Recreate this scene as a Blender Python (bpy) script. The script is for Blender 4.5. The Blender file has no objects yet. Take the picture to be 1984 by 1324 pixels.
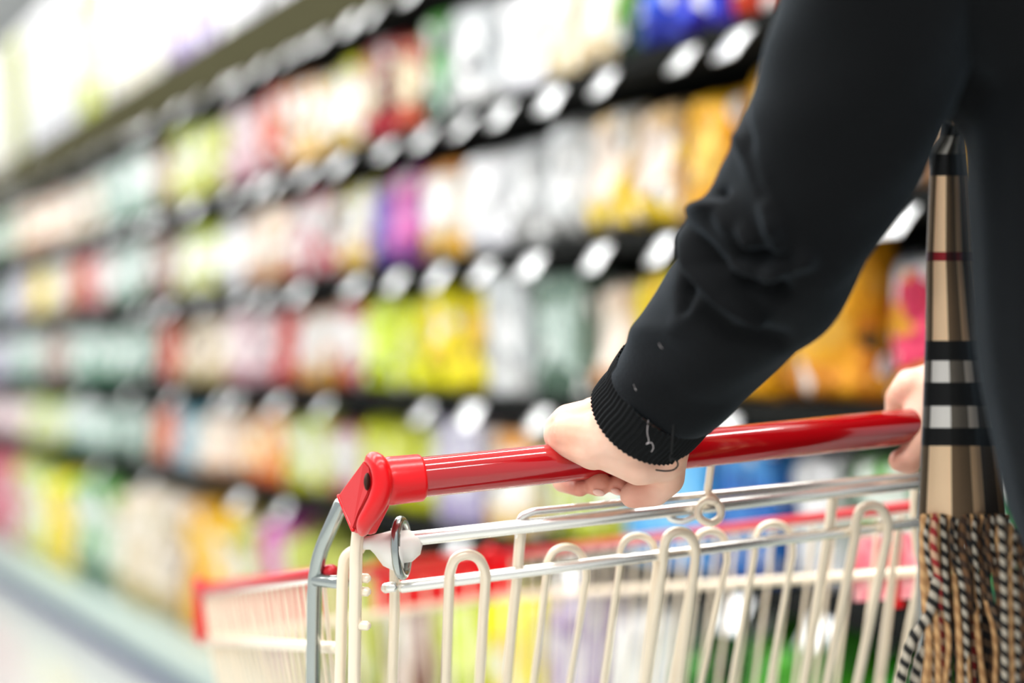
import bpy, bmesh, math, random
from mathutils import Vector, Matrix
random.seed(7)
S = bpy.context.scene
COL = S.collection
PI = math.pi

# ------------------------------------------------------------------ camera
FPX = 2756.0                       # focal length for a 1984 px wide frame (50 mm on 36 mm)
YAW, ROLL, EYE = math.radians(30.8), math.radians(2.0), 1.10
LOC = Vector((0, 0, EYE))
F = Vector((math.sin(YAW), math.cos(YAW), 0))
R0 = Vector((math.cos(YAW), -math.sin(YAW), 0)); U0 = Vector((0, 0, 1))
R = R0 * math.cos(ROLL) - U0 * math.sin(ROLL)
U = R0 * math.sin(ROLL) + U0 * math.cos(ROLL)
cd = bpy.data.cameras.new('camera'); cam = bpy.data.objects.new('camera', cd); COL.objects.link(cam)
M3 = Matrix((R, U, -F)).transposed()
cam.matrix_world = Matrix.Translation(LOC) @ M3.to_4x4()
cd.sensor_width = 36.0; cd.lens = 36.0 * FPX / 1984.0
cd.dof.use_dof = True; cd.dof.focus_distance = 1.04; cd.dof.aperture_fstop = 1.6
cd.dof.aperture_blades = 0
cd.clip_start = 0.02
S.camera = cam

# ------------------------------------------------------------------ world, lamps, exposure
w = bpy.data.worlds.new('world'); S.world = w; w.use_nodes = True
w.node_tree.nodes['Background'].inputs[0].default_value = (0.93, 0.97, 1.0, 1)
w.node_tree.nodes['Background'].inputs[1].default_value = 0.75
S.view_settings.view_transform = 'Standard'; S.view_settings.look = 'None'
S.view_settings.exposure = 0.1; S.view_settings.gamma = 1.0; S.view_settings.use_curve_mapping = False
LAMP_W = 88.0                      # watts per ceiling strip
LAMP_Y = [-1.8, 0.25, 2.25, 4.3, 6.3, 8.3]

# ------------------------------------------------------------------ helpers
def lin(c):
    if isinstance(c, str):
        c = tuple(int(c[i:i+2], 16) for i in (0, 2, 4))
    return tuple(((v/255)/12.92 if v/255 <= .04045 else ((v/255+.055)/1.055)**2.4) for v in c) + (1,)

def cv(X, Y, Z):                   # metres to the right, up and ahead of the viewpoint -> world
    return LOC + R*X + U*Y + F*Z

def at(px, py, d):                 # a point of the photograph at depth d -> world
    return cv((px-992)/FPX*d, (662-py)/FPX*d, d)

def ray_plane(px, py, p, n):
    v = at(px, py, 1) - LOC
    return LOC + v * ((p-LOC).dot(n)/v.dot(n))

def link(name, me, mat, parent=None):
    o = bpy.data.objects.new(name, me); COL.objects.link(o)
    if mat is not None:
        for m in (mat if isinstance(mat, (list, tuple)) else [mat]):
            me.materials.append(m)
    if parent is not None: o.parent = parent
    return o

def from_bm(name, bm, mat, parent=None, smooth=True):
    bmesh.ops.recalc_face_normals(bm, faces=bm.faces)
    me = bpy.data.meshes.new(name); bm.to_mesh(me); bm.free()
    if smooth:
        for p in me.polygons: p.use_smooth = True
    return link(name, me, mat, parent)

def tag(o, label=None, cat=None, group=None, kind=None):
    if label: o['label'] = label
    if cat: o['category'] = cat
    if group: o['group'] = group
    if kind: o['kind'] = kind
    return o

def empty(name, loc, label, cat, group=None):
    o = bpy.data.objects.new(name, None); COL.objects.link(o); o.location = loc; o.empty_display_size = .05
    tag(o, label, cat, group)
    return o

def keep(o, parent):               # parent a world-space mesh under an empty that is not at the origin
    o.parent = parent
    o.matrix_parent_inverse = Matrix.Translation(-parent.location) if parent.parent is None else Matrix()
    return o

def box(bm, lo, hi, bev=0, mi=0):
    r = bmesh.ops.create_cube(bm, size=1)
    lo = Vector(lo); hi = Vector(hi); s = hi-lo; c = (hi+lo)/2
    for v in r['verts']:
        v.co = Vector((v.co.x*s.x, v.co.y*s.y, v.co.z*s.z)) + c
    fs = set(f for v in r['verts'] for f in v.link_faces)
    for f in fs: f.material_index = mi
    if bev:
        es = list(set(e for v in r['verts'] for e in v.link_edges))
        bmesh.ops.bevel(bm, geom=es, offset=bev, segments=2, affect='EDGES', profile=.5)

def frames(pts):
    n = len(pts); T = []
    for i in range(n):
        a = pts[max(0, i-1)]; b = pts[min(n-1, i+1)]
        T.append((b-a).normalized())
    ref = Vector((0, 0, 1)) if abs(T[0].z) < .9 else Vector((1, 0, 0))
    N = (ref - T[0]*ref.dot(T[0])).normalized(); out = []
    for i in range(n):
        N = (N - T[i]*N.dot(T[i])).normalized()
        out.append((T[i], N, T[i].cross(N)))
    return out

def tube(bm, pts, r, seg=12, caps=True, uv=False):
    pts = [Vector(p) for p in pts]; rs = r if isinstance(r, (list, tuple)) else [r]*len(pts)
    fr = frames(pts); rings = []
    for p, rr, (t, a, b) in zip(pts, rs, fr):
        rings.append([bm.verts.new(p + (a*math.cos(2*PI*k/seg) + b*math.sin(2*PI*k/seg))*rr) for k in range(seg)])
    L = bm.loops.layers.uv.verify() if uv else None
    d = 0
    for i in range(len(rings)-1):
        d2 = d + (pts[i+1]-pts[i]).length
        for k in range(seg):
            k2 = (k+1) % seg
            f = bm.faces.new((rings[i][k], rings[i][k2], rings[i+1][k2], rings[i+1][k]))
            if uv:
                for l, q in zip(f.loops, ((k/seg, d), ((k+1)/seg, d), ((k+1)/seg, d2), (k/seg, d2))): l[L].uv = q
        d = d2
    if caps:
        for ring, p, s, rr in ((rings[0], pts[0], -1, rs[0]), (rings[-1], pts[-1], 1, rs[-1])):
            t = fr[0 if s < 0 else -1][0]
            inner = [bm.verts.new(p + (v.co-p)*.6 + t*s*rr*.55) for v in ring]
            tip = bm.verts.new(p + t*s*rr*.75)
            for k in range(seg):
                k2 = (k+1) % seg
                bm.faces.new((ring[k], ring[k2], inner[k2], inner[k]))
                bm.faces.new((inner[k], inner[k2], tip))

def smooth_path(pts, n=6):         # Catmull-Rom through the points
    P = [Vector(p) for p in pts]
    if len(P) < 3: return P
    P = [P[0]*2-P[1]] + P + [P[-1]*2-P[-2]]; out = []
    for i in range(1, len(P)-2):
        a, b, c, d = P[i-1:i+3]
        for k in range(n):
            t = k/n
            out.append(.5*((2*b) + (c-a)*t + (2*a-5*b+4*c-d)*t*t + (3*b-a-3*c+d)*t**3))
    out.append(P[-2]); return out

def round_path(pts, rad, n=6):     # polyline with rounded corners
    P = [Vector(p) for p in pts]; out = [P[0]]
    for i in range(1, len(P)-1):
        a = (P[i-1]-P[i]); c = (P[i+1]-P[i]); r = min(rad, a.length*.49, c.length*.49)
        s = P[i]+a.normalized()*r; e = P[i]+c.normalized()*r
        for k in range(n+1):
            t = k/n; out.append(s*(1-t)**2 + P[i]*2*t*(1-t) + e*t*t)
    out.append(P[-1]); return out

def cone_seg(bm, a, ra, b, rb, seg=16):   # sphere swept from a to b
    for p, r in ((a, ra), (b, rb)):
        q = bmesh.ops.create_uvsphere(bm, u_segments=seg, v_segments=seg//2+2, radius=r)
        for v in q['verts']: v.co += p
    if (b-a).length > 1e-6:
        t = (b-a).normalized(); ref = Vector((0, 0, 1)) if abs(t.z) < .9 else Vector((1, 0, 0))
        n = (ref-t*ref.dot(t)).normalized(); m = t.cross(n)
        r1 = [bm.verts.new(a+(n*math.cos(2*PI*k/seg)+m*math.sin(2*PI*k/seg))*ra) for k in range(seg)]
        r2 = [bm.verts.new(b+(n*math.cos(2*PI*k/seg)+m*math.sin(2*PI*k/seg))*rb) for k in range(seg)]
        for k in range(seg):
            bm.faces.new((r1[k], r1[(k+1) % seg], r2[(k+1) % seg], r2[k]))
        bm.faces.new(r1); bm.faces.new(r2)

def fused(chains, voxel, smooth=6, factor=.5):   # round chains melted into one surface -> mesh
    bm = bmesh.new()
    for ch in chains:
        for (a, ra), (b, rb) in zip(ch[:-1], ch[1:]):
            cone_seg(bm, Vector(a), ra, Vector(b), rb)
    me = bpy.data.meshes.new('tmp'); bmesh.ops.recalc_face_normals(bm, faces=bm.faces); bm.to_mesh(me); bm.free()
    o = bpy.data.objects.new('tmp', me); COL.objects.link(o)
    m = o.modifiers.new('r', 'REMESH'); m.mode = 'VOXEL'; m.voxel_size = voxel; m.use_smooth_shade = True
    s = o.modifiers.new('s', 'SMOOTH'); s.factor = factor; s.iterations = smooth
    dg = bpy.context.evaluated_depsgraph_get(); dg.update()
    out = bpy.data.meshes.new_from_object(o.evaluated_get(dg))
    bpy.data.objects.remove(o); bpy.data.meshes.remove(me)
    return out

def join_meshes(meshes):
    bm = bmesh.new()
    for m in meshes: bm.from_mesh(m)
    return bm

# ------------------------------------------------------------------ materials
def mat(name, col, rough=.5, metal=0, coat=0, spec=.5, bump=None, sss=0, sheen=0):
    m = bpy.data.materials.new(name); m.use_nodes = True; nt = m.node_tree; b = nt.nodes['Principled BSDF']
    b.inputs['Base Color'].default_value = lin(col); b.inputs['Roughness'].default_value = rough
    b.inputs['Metallic'].default_value = metal; b.inputs['Coat Weight'].default_value = coat
    b.inputs['Coat Roughness'].default_value = .05
    b.inputs['Specular IOR Level'].default_value = spec
    if sss:
        b.inputs['Subsurface Weight'].default_value = sss; b.inputs['Subsurface Scale'].default_value = .006
        b.inputs['Subsurface Radius'].default_value = (1, .35, .2)
    if sheen:
        b.inputs['Sheen Weight'].default_value = sheen; b.inputs['Sheen Roughness'].default_value = .4
        b.inputs['Sheen Tint'].default_value = (.6, .8, 1, 1)
    if bump:
        sc, st, dist = bump
        tc = nt.nodes.new('ShaderNodeTexCoord'); n = nt.nodes.new('ShaderNodeTexNoise'); n.inputs['Scale'].default_value = sc
        n.inputs['Detail'].default_value = 4
        bp = nt.nodes.new('ShaderNodeBump'); bp.inputs['Strength'].default_value = st; bp.inputs['Distance'].default_value = dist
        nt.links.new(tc.outputs['Object'], n.inputs['Vector']); nt.links.new(n.outputs[0], bp.inputs['Height'])
        nt.links.new(bp.outputs[0], b.inputs['Normal'])
    return m

def noise_colour(m, c1, c2, scale, lo=.35, hi=.65, detail=3):
    nt = m.node_tree; b = nt.nodes['Principled BSDF']
    tc = nt.nodes.new('ShaderNodeTexCoord'); n = nt.nodes.new('ShaderNodeTexNoise'); n.inputs['Scale'].default_value = scale
    n.inputs['Detail'].default_value = detail
    r = nt.nodes.new('ShaderNodeValToRGB'); r.color_ramp.elements[0].position = lo; r.color_ramp.elements[1].position = hi
    r.color_ramp.elements[0].color = lin(c1); r.color_ramp.elements[1].color = lin(c2)
    nt.links.new(tc.outputs['Object'], n.inputs['Vector']); nt.links.new(n.outputs[0], r.inputs[0]); nt.links.new(r.outputs[0], b.inputs['Base Color'])
    return m

MT = {}
MT['tube_red'] = mat('red_glossy_tube', (168, 8, 16), .12, coat=.8)
MT['cap_red'] = mat('red_moulded_plastic', (216, 8, 18), .3, spec=.4, coat=.1, bump=(350, .08, .001))
MT['recess_red'] = mat('red_matt_plastic', (200, 30, 36), .5)
MT['rim_red'] = mat('crimson_rim_plastic', (186, 12, 28), .35)
MT['zinc'] = mat('zinc_plated_wire', (236, 234, 228), .25, metal=.8, coat=.3, bump=(300, .05, .0006))
MT['cream'] = mat('lacquered_wire', (246, 230, 206), .3, metal=.18, coat=.5)
MT['chrome'] = mat('chromed_tube', (172, 178, 176), .22, metal=.95)
MT['white_plastic'] = mat('white_plastic', (240, 236, 228), .4, sss=.1)
MT['dark_hole'] = mat('dark_screw', (60, 40, 30), .6, metal=.5)
MT['skin'] = noise_colour(mat('skin', (232, 184, 158), .5, sss=.2, bump=(260, .12, .001)), (230, 176, 150), (242, 200, 178), 26)
nt = MT['skin'].node_tree; b = nt.nodes['Principled BSDF']; src = b.inputs['Base Color'].links[0].from_socket
va = nt.nodes.new('ShaderNodeAttribute'); va.attribute_name = 'flush'; mx = nt.nodes.new('ShaderNodeMix'); mx.data_type = 'RGBA'
nt.links.new(va.outputs['Fac'], mx.inputs[0]); nt.links.new(src, mx.inputs[6]); mx.inputs[7].default_value = lin((206, 112, 94)); nt.links.new(mx.outputs[2], b.inputs['Base Color'])
MT['nail'] = mat('fingernail', (238, 190, 176), .25, sss=.2)
MT['knit'] = mat('black_knit', (8, 9, 11), .92, spec=.15, sheen=.09, bump=(900, .6, .0012))
MT['rib'] = mat('black_rib_knit', (9, 10, 11), .9, spec=.2, sheen=.05, bump=(900, .4, .001))
MT['lint'] = mat('lint', (200, 190, 190), .9)
MT['thread'] = mat('black_thread', (8, 8, 9), .8)
MT['trouser'] = mat('dark_trouser', (30, 32, 38), .9)
MT['shoe'] = mat('black_shoe', (15, 15, 15), .4)
MT['hair'] = mat('dark_hair', (30, 22, 18), .5)
MT['rubber'] = mat('grey_rubber', (60, 60, 62), .7)
MT['pink_card'] = noise_colour(mat('pink_card', (240, 130, 145), .4), (238, 110, 130), (250, 190, 195), 60)
# ------------------------------------------------------------------ setting
def structure(name, lo, hi, m, bev=0):
    bm = bmesh.new(); box(bm, lo, hi, bev); o = from_bm(name, bm, m, smooth=False); o['kind'] = 'structure'; return o

floor_m = mat('floor_tiles', (226, 230, 226), .22, coat=.2)
nt = floor_m.node_tree
tc = nt.nodes.new('ShaderNodeTexCoord'); br = nt.nodes.new('ShaderNodeTexBrick'); br.offset = 0
br.inputs['Color1'].default_value = lin((190, 192, 188)); br.inputs['Color2'].default_value = lin((185, 188, 185)); br.inputs['Mortar'].default_value = lin((160, 162, 160))
br.inputs['Scale'].default_value = 1; br.inputs['Mortar Size'].default_value = .003; br.inputs['Brick Width'].default_value = .6; br.inputs['Row Height'].default_value = .6
nt.links.new(tc.outputs['Object'], br.inputs['Vector']); nt.links.new(br.outputs[0], nt.nodes['Principled BSDF'].inputs['Base Color'])
structure('floor', (-6, -3, -.1), (6, 16, 0), floor_m)
structure('ceiling', (-6, -3, 3.6), (6, 16, 3.7), mat('ceiling_panel', (238, 238, 236), .8))

def ceiling_strip(y):
    t = empty('ceiling_light', (0, y, 3.42), 'long white ceiling light strip crossing above the aisle', 'light', 'ceiling light strips')
    bm = bmesh.new(); box(bm, (-2.6, -.11, .06), (2.6, .11, .18), .01)
    from_bm('housing', bm, mat('lamp_housing', (235, 235, 235), .5), t)
    dm = bpy.data.materials.get('lamp_diffuser')
    if not dm:
        dm = mat('lamp_diffuser', (255, 255, 255), .5); b = dm.node_tree.nodes['Principled BSDF']
        b.inputs['Emission Color'].default_value = (1, 1, 1, 1); b.inputs['Emission Strength'].default_value = 9
    bm = bmesh.new(); box(bm, (-2.5, -.08, .03), (2.5, .08, .058), .008)
    from_bm('diffuser', bm, dm, t)
    ld = bpy.data.lights.new('strip', 'AREA'); ld.shape = 'RECTANGLE'; ld.size = 5; ld.size_y = .16; ld.energy = LAMP_W
    ld.color = (1, .985, .965)
    lo = bpy.data.objects.new('strip_light', ld); COL.objects.link(lo); lo.parent = t; lo.location = (0, 0, .02)
for y in LAMP_Y: ceiling_strip(y)

# ------------------------------------------------------------------ shelving along the right side of the aisle
SX = 1.41                                        # the shelf edges lie in the plane x = SX
Z_A, Z_B, Z_C, Z_D, Z_E = 1.852, 1.535, 1.240, 0.952, 0.672
DECK = .17
Y0, Y1 = .25, 13.0
def shelf_y(px, z, x=SX):                        # where a column of the photograph meets the shelf front at height z
    k = (px-992)/FPX; q = Vector((x, 0, z)) - LOC
    # (q+y*j).R = k (q+y*j).F
    return (k*q.dot(F) - q.dot(R)) / (R.y - k*F.y)
unit = empty('shelving_unit', (SX+.3, 6.0, 0), 'long dark supermarket shelving unit full of bagged groceries along the aisle', 'shelf')
m_dark = mat('dark_shelf_metal', (24, 25, 24), .9, spec=.08)
m_back = mat('dark_back_panel', (30, 32, 30), .8)
m_beam = mat('olive_grey_beam', (70, 68, 50), 1.0, spec=.0)
m_deck = mat('pale_deck_front', (172, 188, 182), .5)
m_kick = mat('blue_grey_kickplate', (50, 64, 116), .45)
m_white = mat('white_fascia', (240, 240, 238), .6)
def upart(name, lo, hi, m, bev=.002):
    bm = bmesh.new(); box(bm, lo, hi, bev); return keep(from_bm(name, bm, m, smooth=False), unit)
upart('back_panel', (SX+.46, Y0, .1), (SX+.5, Y1, 3.0), m_back)
SHELF_UP = .028                                  # tickets hang below the shelf boards
for z in (Z_A+SHELF_UP, Z_B+SHELF_UP, Z_C+SHELF_UP, Z_D+SHELF_UP, Z_E+SHELF_UP):
    s = upart('shelf', (SX+.012, Y0, z-.018), (SX+.46, Y1, z+.012), m_dark)
    keep(upart('price_rail', (SX, Y0, z-.020), (SX+.012, Y1, z+.014), m_dark), unit)
upart('base_deck', (SX-.06, Y0, DECK-.09), (SX+.46, Y1, DECK), m_deck, .006)
upart('kickplate', (SX-.03, Y0, 0.0), (SX+.40, Y1, DECK-.09), m_kick)
upart('top_beam', (SX-.006, Y0, Z_A+.016), (SX-.0005, Y1, Z_A+.16), m_beam, .006)
upart('top_board', (SX, Y0, Z_A+.14), (SX+.46, Y1, Z_A+.16), m_beam)
upart('rear_fascia', (SX+.42, Y0, Z_A+.16), (SX+.459, Y1, 3.0), m_white)
k = 0; yy = Y0
while yy < Y1:
    upart('upright', (SX+.43, yy-.02, 0.08), (SX+.462, yy+.02, 2.95), m_dark); yy += 1.25

# --- package shapes (unit sized: x = depth 0..1 front at 0, y = width -.5...5, z = height 0..1)
def bag_mesh(name, hang, seed, puff=1.0):
    rnd = random.Random(seed); bm = bmesh.new(); nu, nv = 14, 18
    ph = [rnd.uniform(0, 6) for _ in range(8)]
    def P(u, v, s):                              # u across -1..1, v up 0..1, s -1 front / +1 back
        e = max(0, 1-abs(u)**3.0)
        top = min(1, (1-v)/.14); bot = min(1, v/(.07 if hang < 2 else .03))
        t = .5*puff*(e**.55)*(top**.6)*(bot**.55)
        t *= 1 + .14*math.sin(5*u+ph[0]+4*v) + .10*math.sin(11*v+ph[1]+3*u)
        wr = .05*math.sin(17*u+ph[2])*math.sin(9*v+ph[3])*e*min(1, top)*bot
        wd = .5*(.93 + .07*abs(2*v-1)**2 + .012*math.sin(9*v+ph[4]))
        return Vector((.5 + s*(t*.92+.012) + (wr if s < 0 else 0), u*wd, v + .01*math.sin(6*u+ph[5])*v))
    g = {}
    for s in (-1, 1):
        for i in range(nu+1):
            for j in range(nv+1):
                g[s, i, j] = bm.verts.new(P(2*i/nu-1, j/nv, s))
    for s in (-1, 1):
        for i in range(nu):
            for j in range(nv):
                bm.faces.new((g[s, i, j], g[s, i+1, j], g[s, i+1, j+1], g[s, i, j+1]))
    for j in range(nv):
        for i in (0, nu): bm.faces.new((g[-1, i, j], g[-1, i, j+1], g[1, i, j+1], g[1, i, j]))
    for i in range(nu):
        for j in (0, nv): bm.faces.new((g[-1, i, j], g[-1, i+1, j], g[1, i+1, j], g[1, i, j]))
    bmesh.ops.recalc_face_normals(bm, faces=bm.faces)
    me = bpy.data.meshes.new(name); bm.to_mesh(me); bm.free()
    for p in me.polygons: p.use_smooth = True
    return me
def carton_mesh(name):
    bm = bmesh.new(); box(bm, (0, -.48, 0), (1, .48, 1), .02)
    box(bm, (-.004, -.30, .985), (1, .30, 1.004))
    me = bpy.data.meshes.new(name); bm.to_mesh(me); bm.free(); return me
def bottle_mesh(name):
    bm = bmesh.new(); prof = [(0, .40), (.02, .45), (.3, .46), (.34, .43), (.38, .46), (.62, .46), (.74, .38), (.84, .19), (.88, .17), (.885, .2), (1, .2), (1.0, 0)]
    seg = 20; rings = []
    for z, r in prof:
        rings.append([bm.verts.new((.5+math.cos(2*PI*k/seg)*max(r, .001), math.sin(2*PI*k/seg)*max(r, .001), z)) for k in range(seg)])
    for a, b in zip(rings[:-1], rings[1:]):
        for k in range(seg): bm.faces.new((a[k], a[(k+1) % seg], b[(k+1) % seg], b[k]))
    bm.faces.new(rings[0])
    bmesh.ops.remove_doubles(bm, verts=bm.verts, dist=1e-4); bmesh.ops.recalc_face_normals(bm, faces=bm.faces)
    me = bpy.data.meshes.new(name); bm.to_mesh(me); bm.free()
    for p in me.polygons: p.use_smooth = True
    return me
def pack_mat(name, base, top, panel, bottom, rough=.27):
    m = mat(name, base, rough, coat=.2, spec=.4, metal=.28); nt = m.node_tree; b = nt.nodes['Principled BSDF']; N = nt.nodes; L = nt.links
    tc = N.new('ShaderNodeTexCoord'); sp = N.new('ShaderNodeSeparateXYZ'); L.new(tc.outputs['Generated'], sp.inputs[0])
    ns = N.new('ShaderNodeTexNoise'); ns.inputs['Scale'].default_value = 5; ns.inputs['Detail'].default_value = 2
    oi = N.new('ShaderNodeObjectInfo'); ad = N.new('ShaderNodeVectorMath'); ad.operation = 'ADD'
    cb = N.new('ShaderNodeCombineXYZ'); mu = N.new('ShaderNodeMath'); mu.operation = 'MULTIPLY'; mu.inputs[1].default_value = 37
    L.new(oi.outputs['Random'], mu.inputs[0]); L.new(mu.outputs[0], cb.inputs[0]); L.new(mu.outputs[0], cb.inputs[1])
    L.new(tc.outputs['Generated'], ad.inputs[0]); L.new(cb.outputs[0], ad.inputs[1]); L.new(ad.outputs[0], ns.inputs['Vector'])
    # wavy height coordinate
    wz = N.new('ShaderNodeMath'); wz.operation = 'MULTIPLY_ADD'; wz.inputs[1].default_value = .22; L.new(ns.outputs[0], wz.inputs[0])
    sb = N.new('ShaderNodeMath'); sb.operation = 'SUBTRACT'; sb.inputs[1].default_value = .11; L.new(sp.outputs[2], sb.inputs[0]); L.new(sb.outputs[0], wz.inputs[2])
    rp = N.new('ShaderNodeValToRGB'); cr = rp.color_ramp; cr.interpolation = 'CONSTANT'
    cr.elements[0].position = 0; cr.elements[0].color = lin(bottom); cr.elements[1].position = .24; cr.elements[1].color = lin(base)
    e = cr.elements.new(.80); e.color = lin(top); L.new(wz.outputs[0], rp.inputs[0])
    # oval panel
    vs = N.new('ShaderNodeVectorMath'); vs.operation = 'SUBTRACT'; vs.inputs[1].default_value = (.5, .5, .53); L.new(tc.outputs['Generated'], vs.inputs[0])
    vm = N.new('ShaderNodeVectorMath'); vm.operation = 'MULTIPLY'; vm.inputs[1].default_value = (0, 1.0, 1.25); L.new(vs.outputs[0], vm.inputs[0])
    ln = N.new('ShaderNodeVectorMath'); ln.operation = 'LENGTH'; L.new(vm.outputs[0], ln.inputs[0])
    a2 = N.new('ShaderNodeMath'); a2.operation = 'MULTIPLY_ADD'; a2.inputs[1].default_value = .35; L.new(ns.outputs[0], a2.inputs[0]); L.new(ln.outputs[1], a2.inputs[2])
    lt = N.new('ShaderNodeMath'); lt.operation = 'LESS_THAN'; lt.inputs[1].default_value = .50; L.new(a2.outputs[0], lt.inputs[0])
    mx = N.new('ShaderNodeMix'); mx.data_type = 'RGBA'; L.new(lt.outputs[0], mx.inputs[0]); L.new(rp.outputs[0], mx.inputs[6]); mx.inputs[7].default_value = lin(panel)
    vo = N.new('ShaderNodeTexVoronoi'); vo.inputs['Scale'].default_value = 6.5; L.new(ad.outputs[0], vo.inputs['Vector'])
    sc_ = N.new('ShaderNodeSeparateColor'); L.new(vo.outputs['Color'], sc_.inputs[0])
    pr = N.new('ShaderNodeValToRGB'); pc = pr.color_ramp; pc.interpolation = 'CONSTANT'; pc.elements[0].color = lin(bottom); pc.elements[1].position = .3; pc.elements[1].color = lin(panel)
    for q, c_ in ((.55, top), (.72, (250, 250, 248)), (.88, tuple(int(v*.35) for v in base))): ee = pc.elements.new(q); ee.color = lin(c_)
    L.new(sc_.outputs[1], pr.inputs[0])
    gt = N.new('ShaderNodeMath'); gt.operation = 'GREATER_THAN'; gt.inputs[1].default_value = .66; L.new(sc_.outputs[0], gt.inputs[0])
    m3 = N.new('ShaderNodeMix'); m3.data_type = 'RGBA'; L.new(gt.outputs[0], m3.inputs[0]); L.new(mx.outputs[2], m3.inputs[6]); L.new(pr.outputs[0], m3.inputs[7])
    hv = N.new('ShaderNodeHueSaturation'); L.new(m3.outputs[2], hv.inputs['Color'])
    for k_, (lo_, hi_) in (('Hue', (.485, .515)), ('Value', (.78, 1.04))):
        mr = N.new('ShaderNodeMapRange'); mr.inputs[3].default_value = lo_; mr.inputs[4].default_value = hi_; L.new(oi.outputs['Random'], mr.inputs[0]); L.new(mr.outputs[0], hv.inputs[k_])
    L.new(hv.outputs[0], b.inputs['Base Color'])
    n2 = N.new('ShaderNodeTexNoise'); n2.inputs['Scale'].default_value = 11; bp = N.new('ShaderNodeBump'); bp.inputs['Strength'].default_value = .9; bp.inputs['Distance'].default_value = .014
    L.new(ad.outputs[0], n2.inputs['Vector']); L.new(n2.outputs[0], bp.inputs['Height']); L.new(bp.outputs[0], b.inputs['Normal'])
    return m
W_ = (226, 226, 228)
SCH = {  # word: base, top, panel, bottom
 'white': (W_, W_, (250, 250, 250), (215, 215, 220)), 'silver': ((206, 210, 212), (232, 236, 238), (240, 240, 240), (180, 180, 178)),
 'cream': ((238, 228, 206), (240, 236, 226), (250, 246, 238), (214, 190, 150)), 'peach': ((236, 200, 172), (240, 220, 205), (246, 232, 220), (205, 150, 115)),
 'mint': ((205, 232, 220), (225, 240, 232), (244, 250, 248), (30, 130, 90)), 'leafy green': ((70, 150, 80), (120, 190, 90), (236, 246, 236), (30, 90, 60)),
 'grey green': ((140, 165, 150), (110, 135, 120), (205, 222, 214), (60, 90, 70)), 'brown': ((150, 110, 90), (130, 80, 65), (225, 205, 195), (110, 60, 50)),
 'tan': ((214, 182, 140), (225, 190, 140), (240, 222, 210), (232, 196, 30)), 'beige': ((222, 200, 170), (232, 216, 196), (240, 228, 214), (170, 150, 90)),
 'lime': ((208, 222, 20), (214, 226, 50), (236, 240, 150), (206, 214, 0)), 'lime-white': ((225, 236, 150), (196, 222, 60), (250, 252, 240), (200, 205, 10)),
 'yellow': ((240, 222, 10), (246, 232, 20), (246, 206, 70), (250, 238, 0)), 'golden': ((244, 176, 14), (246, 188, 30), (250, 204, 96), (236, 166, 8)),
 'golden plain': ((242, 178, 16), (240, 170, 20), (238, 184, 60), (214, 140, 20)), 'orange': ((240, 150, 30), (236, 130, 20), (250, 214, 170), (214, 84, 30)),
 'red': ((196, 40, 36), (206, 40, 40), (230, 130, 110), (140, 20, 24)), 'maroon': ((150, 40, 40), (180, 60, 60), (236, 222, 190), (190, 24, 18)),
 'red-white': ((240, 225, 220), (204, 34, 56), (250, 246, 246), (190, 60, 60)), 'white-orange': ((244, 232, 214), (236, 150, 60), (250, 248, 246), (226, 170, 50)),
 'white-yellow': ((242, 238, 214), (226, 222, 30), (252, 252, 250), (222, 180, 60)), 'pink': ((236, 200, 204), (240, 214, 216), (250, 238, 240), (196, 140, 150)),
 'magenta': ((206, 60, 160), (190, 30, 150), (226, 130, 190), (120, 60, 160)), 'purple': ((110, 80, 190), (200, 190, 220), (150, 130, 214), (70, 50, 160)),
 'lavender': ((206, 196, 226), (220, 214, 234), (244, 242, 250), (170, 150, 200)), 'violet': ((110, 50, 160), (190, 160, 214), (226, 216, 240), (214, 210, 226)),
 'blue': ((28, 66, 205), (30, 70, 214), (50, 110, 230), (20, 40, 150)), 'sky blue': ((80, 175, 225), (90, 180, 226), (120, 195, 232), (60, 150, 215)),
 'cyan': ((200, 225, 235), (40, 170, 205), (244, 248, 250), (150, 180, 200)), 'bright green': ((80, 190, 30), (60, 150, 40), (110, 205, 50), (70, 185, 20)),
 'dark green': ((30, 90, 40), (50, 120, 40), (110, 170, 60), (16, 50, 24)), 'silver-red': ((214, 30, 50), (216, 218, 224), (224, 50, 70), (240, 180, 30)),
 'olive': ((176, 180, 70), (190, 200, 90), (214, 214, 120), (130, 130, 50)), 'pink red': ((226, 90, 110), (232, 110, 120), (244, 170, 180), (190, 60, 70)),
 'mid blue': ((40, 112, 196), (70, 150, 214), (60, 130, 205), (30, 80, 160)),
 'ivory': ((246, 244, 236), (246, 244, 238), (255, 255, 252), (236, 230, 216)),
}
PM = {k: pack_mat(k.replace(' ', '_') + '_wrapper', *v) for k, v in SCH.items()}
SHAPES = {'bag': [bag_mesh('bag', 0, 1), bag_mesh('bag', 1, 2), bag_mesh('bag', 1, 3)], 'sack': [bag_mesh('sack', 2, 5, 1.15), bag_mesh('sack', 2, 6, 1.1)],
          'carton': [carton_mesh('carton')], 'bottle': [bottle_mesh('bottle')]}
KEYS = {}
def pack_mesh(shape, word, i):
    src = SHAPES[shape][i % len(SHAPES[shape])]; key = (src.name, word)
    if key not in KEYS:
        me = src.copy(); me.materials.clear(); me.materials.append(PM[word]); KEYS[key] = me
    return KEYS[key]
KIND = {'bag': ('snack_bag', 'snack bag', 'bag'), 'sack': ('grocery_sack', 'grocery sack', 'bag'), 'carton': ('carton', 'carton', 'box'), 'bottle': ('bottle', 'bottle', 'bottle')}
SEEN = set()
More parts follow.
